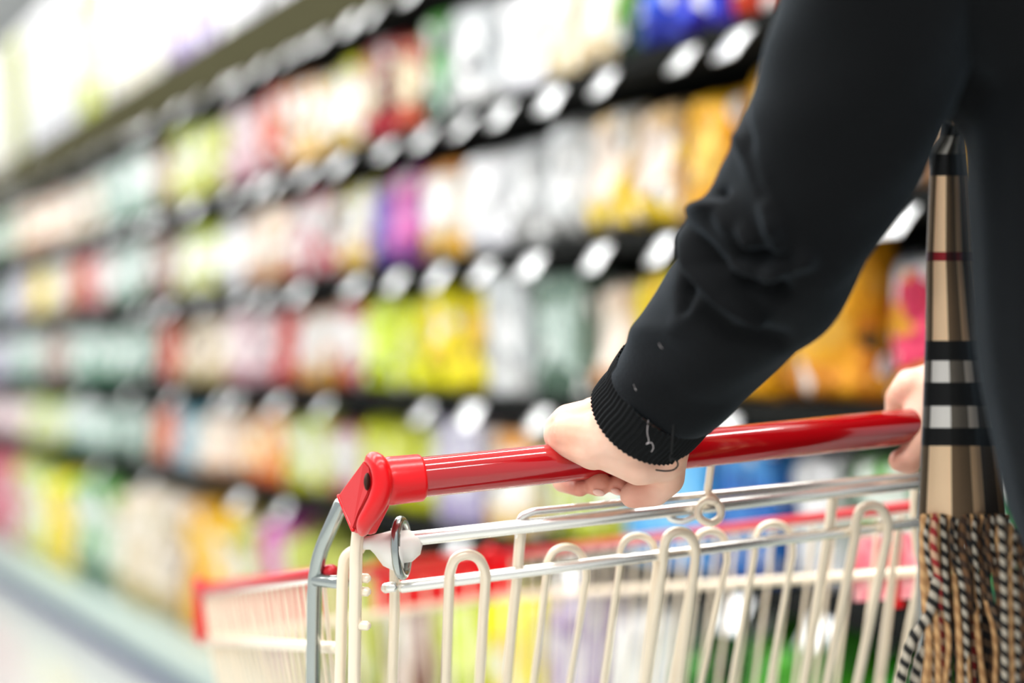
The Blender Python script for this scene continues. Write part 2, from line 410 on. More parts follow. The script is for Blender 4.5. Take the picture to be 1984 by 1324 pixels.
def run_row(where, zf, height, runs, width, depth=.13, lean=.10):
    prev = None
    for ri, (p0, p1, word, shape) in enumerate(runs):
        zc = zf + height/2; yb, ya = shelf_y(p0, zc, SX+.06), shelf_y(p1, zc, SX+.06)
        wd = width*(1.15 if shape == 'carton' else .62 if shape == 'bottle' else 1)
        n = max(1, round((yb-ya)/wd)); step = (yb-ya)/n
        name, noun, cat = KIND[shape]
        nxt = runs[ri+1][2] if ri+1 < len(runs) else None
        if prev is None: rel = f'left of the {nxt} ones'
        else: rel = f'right of the {prev} ones'
        base = f'{word} {noun} {where}, {rel}'
        if base in SEEN and nxt: base = f'{word} {noun} {where}, left of the {nxt} ones'
        SEEN.add(base)
        for i in range(n):
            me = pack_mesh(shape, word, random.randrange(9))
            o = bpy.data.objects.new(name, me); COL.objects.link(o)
            h = height*random.uniform(.88, 1.0); w_ = step*random.uniform(.86, .95)
            d = depth*random.uniform(.9, 1.1)
            if shape == 'bottle': d = w_
            o.scale = (d, w_, h)
            ln = lean*random.uniform(.5, 1.1) if shape in ('bag',) else 0
            o.rotation_euler = (0, ln, 0)
            o.location = (SX + .022 + random.uniform(0, .012), yb - step*(i+.5), zf+.0005 + math.sin(ln)*0)
            if n == 2: lb = base.replace(f'{word} {noun}', f'{word} {noun} ({"left" if i == 0 else "right"} of two)')
            else: lb = base
            tag(o, lb, cat, f'{word} {noun}s {where}' if n > 2 else None)
        prev = word
top = lambda z: z+.0125+SHELF_UP
run_row('on the top shelf', top(Z_B), .268, [
 (-60, 40, 'leafy green', 'bag'), (40, 135, 'peach', 'bag'), (135, 200, 'cream', 'bag'), (200, 300, 'mint', 'bag'), (300, 335, 'brown', 'bag'), (335, 400, 'lime-white', 'bag'), (400, 445, 'olive', 'bag'),
 (445, 505, 'pink', 'bag'), (505, 560, 'red', 'bag'), (560, 625, 'white-orange', 'bag'), (625, 700, 'white-yellow', 'bag'), (700, 830, 'maroon', 'bag'), (830, 862, 'leafy green', 'bag'),
 (862, 960, 'silver', 'bag'), (960, 1060, 'white', 'bag'), (1060, 1195, 'cream', 'bag'), (1195, 1240, 'dark green', 'bag'), (1240, 1420, 'blue', 'bag'), (1420, 1620, 'orange', 'bag'), (1620, 1850, 'white-yellow', 'bag'), (1850, 2250, 'orange', 'bag')], .15)
run_row('on the second shelf', top(Z_C), .25, [
 (-60, 20, 'grey green', 'bag'), (20, 65, 'lavender', 'bag'), (65, 95, 'yellow', 'bag'), (95, 145, 'cream', 'bag'), (145, 185, 'red', 'bag'), (185, 215, 'pink', 'bag'), (215, 290, 'mint', 'bag'), (290, 345, 'brown', 'bag'),
 (345, 425, 'lime-white', 'bag'), (425, 475, 'white', 'bag'), (475, 560, 'peach', 'bag'), (560, 650, 'red-white', 'bag'), (650, 725, 'white-yellow', 'bag'), (725, 755, 'purple', 'bag'),
 (755, 815, 'magenta', 'bag'), (815, 900, 'white-orange', 'bag'), (900, 990, 'white', 'bag'), (990, 1140, 'silver', 'bag'), (1140, 1320, 'tan', 'bag'), (1320, 1560, 'golden', 'bag'), (1560, 1730, 'golden plain', 'bag'), (1730, 1850, 'peach', 'bag'), (1850, 2250, 'golden', 'bag')], .17)
run_row('on the third shelf', top(Z_D), .25, [
 (-60, 20, 'lavender', 'bag'), (20, 90, 'mint', 'bag'), (90, 140, 'brown', 'bag'), (140, 250, 'mint', 'bag'), (250, 310, 'grey green', 'bag'), (310, 350, 'red', 'bag'), (350, 440, 'beige', 'bag'), (440, 540, 'pink', 'bag'),
 (540, 580, 'red', 'bag'), (580, 665, 'white-orange', 'bag'), (665, 715, 'red-white', 'bag'), (715, 825, 'lime', 'bag'), (825, 965, 'yellow', 'bag'), (965, 1060, 'silver', 'carton'), (1060, 1160, 'grey green', 'carton'), (1160, 1235, 'peach', 'bag'),
 (1235, 1330, 'yellow', 'bag'), (1330, 1480, 'golden', 'bag'), (1480, 1690, 'golden plain', 'bag'), (1690, 1850, 'silver-red', 'bag'), (1850, 2250, 'golden plain', 'bag')], .17)
run_row('on the fourth shelf', top(Z_E), .23, [
 (-60, 55, 'pink', 'bag'), (55, 135, 'lime-white', 'bag'), (135, 210, 'mint', 'bag'), (210, 300, 'grey green', 'bag'), (300, 342, 'red', 'bag'), (342, 392, 'cyan', 'bag'), (392, 470, 'peach', 'bag'), (470, 555, 'orange', 'bag'),
 (555, 640, 'lime-white', 'bag'), (640, 700, 'red-white', 'bag'), (700, 860, 'lime', 'bag'), (860, 960, 'lavender', 'carton'), (960, 1060, 'white-orange', 'carton'), (1060, 1230, 'lime-white', 'bag'), (1230, 1420, 'sky blue', 'carton'),
 (1420, 1530, 'mid blue', 'carton'), (1530, 1640, 'white', 'bag'), (1640, 2250, 'leafy green', 'bag')], .17)
run_row('on bottom deck', DECK+.001, .49, [
 (-60, 50, 'pink red', 'sack'), (50, 110, 'lime-white', 'sack'), (110, 155, 'yellow', 'sack'), (155, 240, 'leafy green', 'sack'), (240, 372, 'beige', 'sack'), (372, 465, 'golden', 'sack'), (465, 525, 'olive', 'sack'),
 (525, 580, 'magenta', 'sack'), (580, 760, 'olive', 'sack'), (760, 850, 'brown', 'sack'), (850, 960, 'lime', 'sack'), (960, 1065, 'yellow', 'sack'), (1065, 1180, 'violet', 'sack'), (1180, 1320, 'white', 'sack'),
 (1320, 1420, 'dark green', 'sack'), (1420, 2250, 'bright green', 'sack')], .22, .2)
run_row('above the top beam', Z_A+.1605, .62, [
 (-60, 30, 'ivory', 'carton'), (30, 62, 'olive', 'carton'), (62, 160, 'white', 'carton'), (160, 215, 'lime-white', 'carton'), (215, 330, 'ivory', 'carton'), (330, 430, 'lavender', 'carton'), (430, 640, 'white', 'carton')], .3, .3)

# --- price tickets clipped to the rails
m_tick = mat('glossy_white_ticket', (252, 254, 255), .36, metal=.55, coat=.3, spec=.8)
def ticket_mesh():
    bm = bmesh.new(); n = 8; g = []
    for i in range(n+1):
        a = (i/n-.5)*.7
        row = [bm.verts.new((-.007*math.cos(a)+dx, y, .026*math.sin(a)/math.sin(.35))) for dx in (0, .0025) for y in (-.023, .023)]
        g.append(row)
    for a, b in zip(g[:-1], g[1:]):
        bm.faces.new((a[0], a[1], b[1], b[0])); bm.faces.new((a[2], b[2], b[3], a[3]))
        bm.faces.new((a[0], b[0], b[2], a[2])); bm.faces.new((a[1], a[3], b[3], b[1]))
    for r_ in (g[0], g[-1]): bm.faces.new((r_[0], r_[1], r_[3], r_[2]))
    bmesh.ops.recalc_face_normals(bm, faces=bm.faces)
    me = bpy.data.meshes.new('ticket'); bm.to_mesh(me); bm.free()
    for p in me.polygons: p.use_smooth = True
    me.materials.append(m_tick); return me
tk = ticket_mesh()
def tickets(where, z, pxs):
    for p in pxs:
        o = bpy.data.objects.new('price_ticket', tk); COL.objects.link(o)
        o.location = (SX-(.026 if z == Z_A else .016), shelf_y(p, z), z-(.012 if z == Z_A else .004)); s = random.uniform(.95, 1.15); o.scale = (1, s, s)
        o.rotation_euler = (0, random.uniform(.60, .80), random.uniform(-.15, .1))
        tag(o, f'small white price ticket on the dark rail {where}', 'price tag', f'price tickets {where}')
tickets('under the top beam', Z_A, [-20, 12, 28, 48, 92, 112, 150, 172, 200, 235, 258, 276, 300, 360, 400, 455, 478, 528, 575, 605, 640, 700, 745, 817, 905])
tickets('of the top shelf', Z_B, [10, 40, 60, 105, 140, 165, 212, 248, 285, 305, 325, 385, 458, 512, 545, 608, 672, 762, 836, 913, 988, 1084, 1188, 1343, 1440])
tickets('of the second shelf', Z_C, [20, 60, 120, 180, 280, 310, 335, 405, 478, 526, 590, 700, 782, 865, 952, 1046, 1174, 1300, 1755])
tickets('of the third shelf', Z_D, [30, 90, 170, 260, 345, 440, 465, 549, 640, 835, 926, 1060, 1420])
tickets('of the fourth shelf', Z_E, [60, 200, 300, 476, 560, 900, 1120, 1440, 1600])

# ------------------------------------------------------------------ shopping cart
cart = empty('shopping_cart', Vector(at(1000, 1100, 1.4).to_tuple()[:2] + (0,)), 'wire shopping cart with red handle and red rim pushed by the person', 'shopping cart')
def cpart(name, bm, m, parent=None, label=None, smooth=True):
    o = from_bm(name, bm, m, smooth=smooth); keep(o, cart if parent is None else parent)
    if label: o['label'] = label
    return o
def ctube(name, pts, r, m='zinc', parent=None, seg=12, rad=0, label=None):
    bm = bmesh.new(); P = round_path(pts, rad) if rad else pts
    tube(bm, P, r, seg); return cpart(name, bm, MT[m], parent, label)

HL, HR = at(800, 927, 1.03), at(1744, 828, 1.15)          # axis of the handle tube
hax = (HR-HL).normalized(); HE = HL + hax*(HR-HL).length*1.20
bm = bmesh.new(); tube(bm, [HL-hax*.02, HL, (HL+HE)/2, HE], .0147, 48)
handle = cpart('handle', bm, MT['tube_red'], label='glossy dark red tube handle')
# two shallow grooves' worth of relief under the tube
# end cap: collar, ridge and flat face
hup = (U0 - hax*U0.dot(hax)).normalized(); hfw = hax.cross(hup)*-1
if hfw.dot(F) < 0: hfw = -hfw
ca, cb_ = at(756, 932, 1.025), at(816, 926, 1.033)
d_ = (cb_-ca).normalized()
bm = bmesh.new(); tube(bm, [ca-d_*.004, ca, ca+d_*.001, cb_-d_*.002, cb_-d_*.0008, cb_], [.0172, .0176, .0175, .0173, .0171, .0160], 48)
cap = cpart('end_cap', bm, MT['cap_red'], handle, 'bright red moulded end cap')
def hull(pts, bev=0):
    bm = bmesh.new(); vs = [bm.verts.new(p) for p in pts]
    bmesh.ops.convex_hull(bm, input=vs)
    for v in [v for v in bm.verts if not v.link_faces]: bm.verts.remove(v)
    if bev: bmesh.ops.bevel(bm, geom=list(bm.edges), offset=bev, segments=3, affect='EDGES', profile=.5, clamp_overlap=True)
    return bm
def hull_cap(mir=False):
    A = lambda x, y, d: at(x, y, d)
    body = [A(654, 962, 1.062), A(708, 889, 1.022), A(735, 884, 1.012), A(756, 905, 1.018), A(758, 975, 1.02), A(726, 1038, 1.03), A(684, 1033, 1.034),
            A(664, 960, 1.085), A(712, 893, 1.062), A(750, 893, 1.062), A(758, 960, 1.07), A(728, 1030, 1.07), A(690, 1028, 1.07)]
    return body
cpart('cap_shell', hull(hull_cap(), .0022), MT['cap_red'], handle)
rim = smooth_path([at(716, 896, 1.022), at(724, 891, 1.014), at(736, 905, 1.006), at(741, 935, 1.005), at(735, 965, 1.006), at(722, 990, 1.010), at(707, 1014, 1.016), at(703, 1032, 1.026)], 6)
n_ = len(rim); bm = bmesh.new(); tube(bm, rim, [.0034 + .0040*math.sin(PI*i/(n_-1))**.6 for i in range(n_)], 20)
cpart('cap_ridge', bm, MT['cap_red'], handle)
pl = [at(655, 962, 1.0590), at(703, 895, 1.0175), at(716, 905, 1.012), at(717, 938, 1.009), at(712, 958, 1.011), at(692, 992, 1.018), at(683, 1026, 1.031)]
bm = bmesh.new(); vv = [bm.verts.new(p) for p in pl]; f = bm.faces.new(vv)
ext = bmesh.ops.extrude_face_region(bm, geom=[f]); bmesh.ops.translate(bm, verts=[v for v in ext['geom'] if isinstance(v, bmesh.types.BMVert)], vec=F*.012+R*.01)
bmesh.ops.bevel(bm, geom=list(bm.edges), offset=.0008, segments=2, affect='EDGES')
cpart('cap_face', bm, MT['recess_red'], handle, 'flat duller red face of the end cap', smooth=False)
fl = smooth_path([at(656, 961, 1.058), at(668, 990, 1.05), at(684, 1028, 1.032)], 4); bm = bmesh.new(); tube(bm, fl, .0016, 8)
cpart('cap_flange', bm, MT['cap_red'], handle)
sc = at(711, 934, 1.0095); bm = bmesh.new(); tube(bm, [sc+F*.003, sc, sc-F*.0012-R*.0008], [.0024, .0024, .0018], 16)
for v in bm.verts:
    q = v.co-sc; v.co = sc + q + U*q.dot(U)*1.6
cpart('screw', bm, MT['dark_hole'], handle, 'dark recessed screw')

# plane of the rear gate
g1, g2, g3 = at(790, 1045, 1.062), at(1780, 937, 1.20), at(760, 1324, 1.115)
gn = (g2-g1).cross(g3-g1).normalized()
if gn.dot(F) < 0: gn = -gn
def G(px, py, off=0): return ray_plane(px, py, g1 + gn*off, gn)
gate = ctube('rear_gate', [G(792, 1045), G(1782, 935)], .0056, 'zinc')
gw = lambda pts, r=.0040, off=0, rad=.0, m='cream': ctube('wire', [G(x, y, off) for x, y in pts], r, m, gate, 12, rad)
gw([(778, 1138), (1785, 1012)], .0046, 0, m='zinc')
gw([(1004, 1040), (1006, 1004), (1030, 992), (1500, 946), (1790, 919)], .0030, .004, .02, 'zinc')
gw([(765, 1100), (764, 1200), (758, 1400)], .0040, .004)
gw([(1009, 1030), (1003, 1100), (975, 1400)], .0042, .004)
gw([(1615, 955), (1606, 1030), (1545, 1400)], .0044, .004)
for a, b, t, lo_ in ((870, 940, 1075, (862, 925)), (1285, 1347, 1030, (1240, 1306)), (1657, 1720, 980, (1588, 1646))):
    h = (b-a)*.5
    pts = [(lo_[0], 1400), (a, t+60), (a+2, t+h), (a+h*.35, t+h*.25), (a+h, t), (b-h*.35, t+h*.25), (b, t+h), (b, t+60), (lo_[1], 1400)]
    P = [G(x, y, -.006) for x, y in pts]
    sm = [P[0]] + smooth_path(P[1:-1], 6) + [P[-1]]
    bm = bmesh.new(); tube(bm, sm, .0041, 14); cpart('wire_loop', bm, MT['cream'], gate)
for a, b, t, lo_ in ((1058, 1136, 1060, (1025, 1092)), (1200, 1272, 1038, (1160, 1236)), (1345, 1408, 1028, (1290, 1342)), (1462, 1536, 1014, (1405, 1478))):
    h = (b-a)*.5
    pts = [(lo_[0], 1400), (a, t+60), (a+2, t+h*.8), (a+h*.4, t+h*.2), (a+h, t), (b-h*.4, t+h*.2), (b-2, t+h*.8), (b, t+60), (lo_[1], 1400)]
    P = [G(x, y, .010) for x, y in pts]
    bm = bmesh.new(); tube(bm, [P[0]] + smooth_path(P[1:-1], 6) + [P[-1]], .0029, 10); cpart('wire_loop', bm, MT['cream'], gate)
gw([(1774, 870), (1772, 1020), (1778, 1075), (1788, 1092), (1765, 1200), (1728, 1400)], .0040, .012, .02)
for x0, x1 in ((1740, 1690),): gw([(x0, 1020), (x1, 1400)], .0029, .012)
# hinge bushing at the left of the gate
bp_ = [at(703, 1053, 1.055), at(716, 1052, 1.056), at(720, 1052, 1.056), at(732, 1054, 1.057), at(754, 1062, 1.06), at(764, 1064, 1.061), at(770, 1063, 1.061), at(776, 1060, 1.062), at(796, 1058, 1.063)]
bm = bmesh.new(); tube(bm, bp_, [.0048, .0052, .0056, .0080, .0140, .0160, .0158, .0125, .0118], 32)
cpart('hinge_bushing', bm, MT['white_plastic'], gate, 'white plastic cone bushing')
rc = at(778, 1062, 1.060); rx = (G(900, 1045)-G(800, 1045)).normalized()
ra = U*.0205; rb = (F*.012+R*.0035)
ring = [rc + ra*math.cos(2*PI*k/28) + rb*math.sin(2*PI*k/28) - R*.001*math.cos(2*PI*k/28) for k in range(29)]
bm = bmesh.new(); tube(bm, ring, .0036, 12, caps=False); cpart('hinge_ring', bm, MT['chrome'], gate)
# little hook hanging between handle and gate
hk = [at(1378, 900, 1.115), at(1374, 930, 1.12), at(1372, 952, 1.125), at(1382, 966, 1.123), at(1396, 985, 1.122), at(1394, 1004, 1.122), at(1376, 1014, 1.120), at(1356, 1004, 1.12), at(1354, 984, 1.12), at(1368, 970, 1.118), at(1386, 972, 1.117)]
bm = bmesh.new(); tube(bm, smooth_path(hk, 5), .0031, 12); cpart('coil_hook', bm, MT['cream'])
ov = [at(1350, 1000, 1.13), at(1322, 1010, 1.13), at(1298, 1004, 1.13), at(1304, 992, 1.13), at(1340, 988, 1.13)]
bm = bmesh.new(); tube(bm, smooth_path(ov, 5), .0026, 10); cpart('coil_hook', bm, MT['zinc'])

# chassis tubes
def down(px, py, d, wx, m, r, pts):
    ctube('frame_tube', pts, r, m, rad=.03)
def chassis(top_pts, foot, r, m):
    P = [at(*p) for p in top_pts]
    P += [foot]
    bm = bmesh.new(); tube(bm, round_path(P, .025, 8), r, 16); return cpart('frame_tube', bm, MT[m])
lf = at(605, 1500, 1.14)
chassis([(662, 975, 1.075), (610, 1092, 1.10), (606, 1350, 1.12)], Vector((at(600, 1000, 1.14).x, at(600, 1000, 1.14).y, .14)), .0057, 'chrome')
chassis([(694, 1030, 1.05), (690, 1070, 1.052), (686, 1350, 1.07)], Vector((at(680, 1000, 1.10).x, at(680, 1000, 1.10).y, .14)), .0048, 'cream')
chassis([(700, 1062, 1.075), (668, 1075, 1.075), (664, 1110, 1.075), (658, 1350, 1.09)], Vector((at(655, 1000, 1.13).x, at(655, 1000, 1.13).y, .14)), .0044, 'cream')
ctube('cross_pin', [at(612, 1124, 1.10), at(668, 1130, 1.08)], .0052, 'chrome')
for y in (1120, 1146, 1212): ctube('wire_stub', [at(690, y, 1.062), at(712, y+1, 1.058)], .0036, 'cream')
ctube('wire_stub', [at(746, 1140, 1.066), at(764, 1137, 1.062)], .0040, 'zinc')

# basket: rim corners (rear left/right, front left/front right)
RLc, RRc, FLc, FRc = at(640, 1116, 1.10), at(1795, 985, 1.27), at(388, 1152, 1.65), at(950, 1086, 1.86)
LOWY = .085
def lerp(a, b, t): return a + (b-a)*t
centre = (RLc+RRc+FLc+FRc)/4
def low(p, h, inn): 
    q = p + (Vector((centre.x, centre.y, p.z))-p).normalized()*inn; return Vector((q.x, q.y, p.z-h))
def side(name, A, B, h1a, h1b, n, r, hh=.40, red=True):
    pan = ctube(name, [A, B], .0045, 'zinc')
    ctube('rail', [low(A, h1a, .006), low(B, h1b, .006)], .0048, 'cream', pan)
    ctube('rail', [low(A, .20, .025), low(B, .17, .025)], .003, 'cream', pan)
    for i in range(1, n):
        p = lerp(A, B, i/n); ctube('wire', [p+U0*.004, low(p, .06, .008), low(p, hh*(1-.2*i/n), .06)], r, 'cream', pan, 8)
    return pan
left = side('left_side_panel', RLc, FLc, .057, .053, 26, .0019)
right = side('right_side_panel', RRc, FRc, .057, .048, 26, .0020)
front = side('front_panel', FLc, FRc, .053, .048, 12, .0020)
for a, b in ((RLc, FLc), (FRc, RRc), (FLc, FRc)):
    d = (b-a).normalized(); bm = bmesh.new(); up = U0*.010
    tube(bm, [a+up*.3-d*.004, b+up*.3+d*.004], .0058, 14); cpart('rim_cover', bm, MT['rim_red'], label='red plastic rim cover')
# bumpers at the two front corners
def bumper(c, d1, l1, d2, l2):
    bm = bmesh.new()
    for d, l in ((d1, l1), (d2, l2)):
        n = d.cross(U0).normalized()*.004
        e = c + d*l
        P = [c-n-U0*.050, e-n-U0*.045, e-n+U0*.012, c-n+U0*.012, c+n-U0*.050, e+n-U0*.045, e+n+U0*.012, c+n+U0*.012]
        vs = [bm.verts.new(p) for p in P]
        for q in ((0, 1, 2, 3), (7, 6, 5, 4), (0, 4, 5, 1), (1, 5, 6, 2), (2, 6, 7, 3), (3, 7, 4, 0)): bm.faces.new([vs[i] for i in q])
    tube(bm, [c-U0*.052, c+U0*.014], .008, 16)
    cpart('corner_bumper', bm, MT['cap_red'], smooth=False, label='red plastic corner bumper')
dF = (FRc-FLc).normalized()
bumper(FLc, dF, .15, (RLc-FLc).normalized(), .02)
bumper(FRc, -dF, .17, (RRc-FRc).normalized(), .05)
# basket floor
bl = [low(p, h, .07) for p, h in ((RLc, .40), (RRc, .42), (FRc, .30), (FLc, .30))]
bfl = ctube('basket_floor', [bl[0], bl[1], bl[2], bl[3], bl[0]], .004, 'cream')
for i in range(1, 14):
    ctube('floor_wire', [lerp(bl[0], bl[1], i/14), lerp(bl[3], bl[2], i/14)], .002, 'cream', bfl, 8)
# advert card on the right side of the basket
cA, cB = lerp(RRc, FRc, .005), lerp(RRc, FRc, .125); nn = dF*.006
bm = bmesh.new()
for (p, q, zt, zb, off, ) in ((cA, cB, .020, .080, 0),):
    vs = [bm.verts.new(v) for v in (p-U0*zt, q-U0*zt, q-U0*zb, p-U0*zb)]
    f = bm.faces.new(vs); e = bmesh.ops.extrude_face_region(bm, geom=[f]); bmesh.ops.translate(bm, verts=[v for v in e['geom'] if isinstance(v, bmesh.types.BMVert)], vec=dF*.003)
cpart('advert_card', bm, MT['pink_card'], right, 'pale pink advert card', smooth=False)
bm = bmesh.new(); p = lerp(cA, cB, .35); q = lerp(cA, cB, .52)
vs = [bm.verts.new(v) for v in (p-U0*.012-dF*.002, q-U0*.012-dF*.002, q-U0*.088-dF*.002, p-U0*.088-dF*.002)]
f = bm.faces.new(vs); e = bmesh.ops.extrude_face_region(bm, geom=[f]); bmesh.ops.translate(bm, verts=[v for v in e['geom'] if isinstance(v, bmesh.types.BMVert)], vec=dF*.007)
cpart('card_clip', bm, MT['cap_red'], right, 'red clip across the pink card', smooth=False)
# under-frame, legs and castors
feet = []
for c, inn in ((RLc, .02), (RRc, .03), (FLc, .10), (FRc, .12)):
    q = low(c, 0, inn); feet.append(Vector((q.x, q.y, .14)))
ctube('under_frame', [feet[0], feet[2], feet[3], feet[1], feet[0]], .010, 'chrome', rad=.04)
for i, f0 in enumerate(feet):
    if i >= 1: ctube('frame_tube', [f0, low((RLc, RRc, FLc, FRc)[i], .38, .06 if i > 1 else .02), ] + ([at(1792, 960, 1.22)] if i == 1 else []), .009 if i > 1 else .0057, 'chrome')
    bm = bmesh.new()
    ax = R0*.012; wc = Vector((f0.x, f0.y, .055))+F*.02
    tube(bm, [wc-ax, wc-ax*.8, wc+ax*.8, wc+ax], [.050, .055, .055, .050], 28)
    wh = cpart('castor', bm, MT['rubber'])
    bm = bmesh.new(); tube(bm, [f0+U0*.005, f0-U0*.015, wc+ax*1.5], .006, 10); tube(bm, [f0-U0*.015, wc-ax*1.5, wc+ax*1.5], .005, 10)
    cpart('castor_fork', bm, MT['chrome'], wh)

# ------------------------------------------------------------------ the person
P_ = at
SK = 1.0
def chain(*a): return [(P_(x, y, d), r) for x, y, d, r in a]
hand = [
 chain((1262, 790, 1.010, .0265), (1232, 838, 1.026, .024)),
 chain((1236, 838, 1.026, .024), (1170, 845, 1.034, .0215), (1110, 838, 1.052, .0165), (1087, 843, 1.066, .0135)),
 chain((1150, 812, 1.045, .0155), (1103, 820, 1.060, .0145), (1085, 832, 1.072, .0125)),
 chain((1220, 830, 1.02, .025), (1150, 872, 1.035, .0150), (1092, 852, 1.058, .012)),
 chain((1236, 838, 1.026, .024), (1180, 872, 1.030, .0160), (1240, 892, 1.026, .0185), (1285, 890, 1.030, .0165)),
 chain((1262, 800, 1.012, .024), (1290, 870, 1.026, .0175), (1292, 895, 1.036, .0150)),
 chain((1230, 815, 1.04, .020), (1150, 805, 1.075, .014)), chain((1250, 810, 1.04, .020), (1215, 800, 1.085, .014)), chain((1262, 810, 1.04, .020), (1262, 806, 1.088, .0135)),
 # thumb
 chain((1288, 888, 1.034, .0160), (1290, 925, 1.044, .0142), (1268, 950, 1.048, .0122), (1234, 957, 1.050, .0108), (1226, 960, 1.051, .0098)),
 # little, ring, middle and fore finger, over the tube and back under it
 chain((1088, 838, 1.075, .0120), (1078, 885, 1.108, .0092), (1090, 934, 1.100, .0082), (1124, 946, 1.073, .0068)),
 chain((1145, 815, 1.080, .0125), (1130, 880, 1.116, .0098), (1136, 932, 1.108, .0094), (1160, 938, 1.066, .0096)),
 chain((1205, 805, 1.088, .0130), (1185, 875, 1.124, .0102), (1184, 930, 1.112, .0092), (1200, 940, 1.066, .0082)),
 chain((1258, 806, 1.090, .0130), (1238, 875, 1.126, .0100), (1228, 930, 1.112, .0088), (1232, 941, 1.072, .0074)),
 chain((1262, 790, 1.012, .0265), (1345, 690, .985, .029), (1490, 505, .925, .036)),
]
far = [
 chain((1835, 770, 1.165, .026), (1800, 775, 1.165, .021), (1768, 752, 1.168, .0150), (1752, 758, 1.172, .0120)),
 chain((1800, 770, 1.165, .021), (1795, 820, 1.155, .018), (1785, 860, 1.148, .0135), (1762, 892, 1.148, .0112), (1744, 893, 1.148, .0095)),
 chain((1800, 745, 1.17, .017), (1762, 742, 1.175, .0122), (1737, 770, 1.185, .0095), (1733, 800, 1.195, .008)),
 chain((1835, 770, 1.165, .026), (1880, 720, 1.15, .027), (1990, 560, 1.08, .034), (2080, 480, 1.04, .038)),
 chain((1800, 745, 1.17, .017), (1800, 745, 1.200, .010), (1800, 830, 1.215, .0095), (1800, 880, 1.19, .009)),
 chain((1840, 745, 1.17, .017), (1840, 745, 1.200, .010), (1840, 830, 1.215, .0095), (1840, 880, 1.19, .009)),
]
hm = [fused([c], .0016, 1) for c in ()]
hand_me = fused(hand, .00135, 9)
far_me = fused(far, .0022, 5)
rt = Vector((.87, 0, .49)); fc = Vector((-.49, 0, .87))          # the person's right and facing, in view axes
def V(c): return cv(c[0], c[1], c[2])
TC = Vector((.445, 0, .885))
def T(y, a=0, b=0):
    c = TC + rt*a + fc*b; return cv(c.x, y, c.z)
body = [
 [(T(.24), .07), (T(.32, 0, .01), .052), (T(.40, 0, .03), .050)],
 [(T(.185, -.12), .042), (T(.20, 0), .065), (T(.185, .12), .042)],
 [(T(.20, -.05), .08), (T(-.05, -.04), .070), (T(-.20, -.03), .070), (T(-.33, -.075), .066)],
 [(T(.20, .05), .08), (T(-.05, .04), .075), (T(-.25, .055), .070), (T(-.33, .085), .066)],
 [(T(-.30, -.085), .066), (T(-.68, -.09, .02), .055), (T(-1.04, -.09, 0), .036), (T(-1.07, -.09, .12), .026)],
 [(T(-.30, .085), .066), (T(-.68, .09, .02), .055), (T(-1.04, .09, 0), .036), (T(-1.07, .09, .12), .026)],
 [(T(.47, 0, .02), .078), (T(.50, 0, .03), .078)], [(T(.40, 0, .06), .045), (T(.42, 0, .09), .035)],
 [(T(.46, 0, .105), .012), (T(.43, 0, .118), .013)], [(T(.45, -.078, .02), .016), (T(.47, -.08, .015), .015)], [(T(.45, .078, .02), .016), (T(.47, .08, .015), .015)],
 [(T(.185, .155), .036), (P_(2090, 480, 1.04), .036)],
 [(T(.175, -.13), .032), (P_(1800, -200, .79), .036), (P_(1740, -60, .81), .036), (P_(1600, 300, .87), .040), (P_(1490, 505, .925), .037)],
]
body_me = fused(body, .009, 4)
FLUSH = [(P_(1120, 945, 1.075), .018, .75), (P_(1160, 935, 1.068), .018, .8), (P_(1205, 935, 1.068), .018, .8), (P_(1235, 945, 1.06), .016, .7), (P_(1235, 970, 1.045), .016, .45), (P_(1092, 870, 1.05), .012, .25), (P_(1745, 895, 1.148), .016, .5)]
bm = join_meshes([hand_me, far_me, body_me])
person = from_bm('person', bm, MT['skin'])
fa = person.data.attributes.new('flush', 'FLOAT', 'POINT')          # pinker finger ends and thumb
for i, v in enumerate(person.data.vertices):
    f_ = 0
    for q, r_, k_ in FLUSH:
        f_ = max(f_, k_*math.exp(-((v.co-q).length/r_)**2))
    fa.data[i].value = f_
tag(person, 'person in black knit sweater and plaid scarf gripping the red cart handle', 'person')
def pp(name, bm, m, parent=None, label=None, smooth=True):
    o = from_bm(name, bm, m, parent if parent else person, smooth)
    if label: o['label'] = label
    return o
for x, y, d, rx_ in ((1160, 955, 1.0572, .0046), (1194, 953, 1.0578, .0040)):
    bm = bmesh.new(); q = bmesh.ops.create_uvsphere(bm, u_segments=16, v_segments=10, radius=1)
    for v in q['verts']: v.co = P_(x, y, d) + R*v.co.x*rx_ + U*v.co.y*.0026 + F*v.co.z*.0014 - U*v.co.x*.001
    pp('fingernail', bm, MT['nail'])
# left sleeve: rings (centre px, centre py, depth, radius)
ST = [(1241, 818, 1.030, .0405), (1250, 806, 1.026, .0405), (1268, 788, 1.020, .0410), (1290, 758, 1.012, .0422), (1320, 726, .998, .0440), (1352, 684, .985, .0462), (1392, 634, .968, .0492),
      (1430, 585, .950, .0515), (1466, 540, .935, .0538), (1496, 492, .920, .0550), (1520, 445, .908, .0560), (1548, 398, .897, .0560), (1580, 340, .885, .0563), (1612, 280, .872, .0565), (1644, 205, .857, .0575),
      (1672, 130, .842, .0580), (1698, 50, .827, .0580), (1724, -50, .810, .0590), (1760, -150, .795, .060), (1800, -215, .79, .060)]
cp = smooth_path([P_(x, y, d) for x, y, d, r in ST], 9)
rr = []
for i in range(len(ST)-1):
    for k in range(9): rr.append(ST[i][3]*(1-k/9)+ST[i+1][3]*k/9)
rr.append(ST[-1][3])
def sleeve_fold(p, a, i):
    """extra radius (m) of cloth at angle a, ring i"""
    t = i/9.0
    e = 0
    return e
def project(p):
    q = p-LOC; d = q.dot(F); return 992+q.dot(R)/d*FPX, 662-q.dot(U)/d*FPX
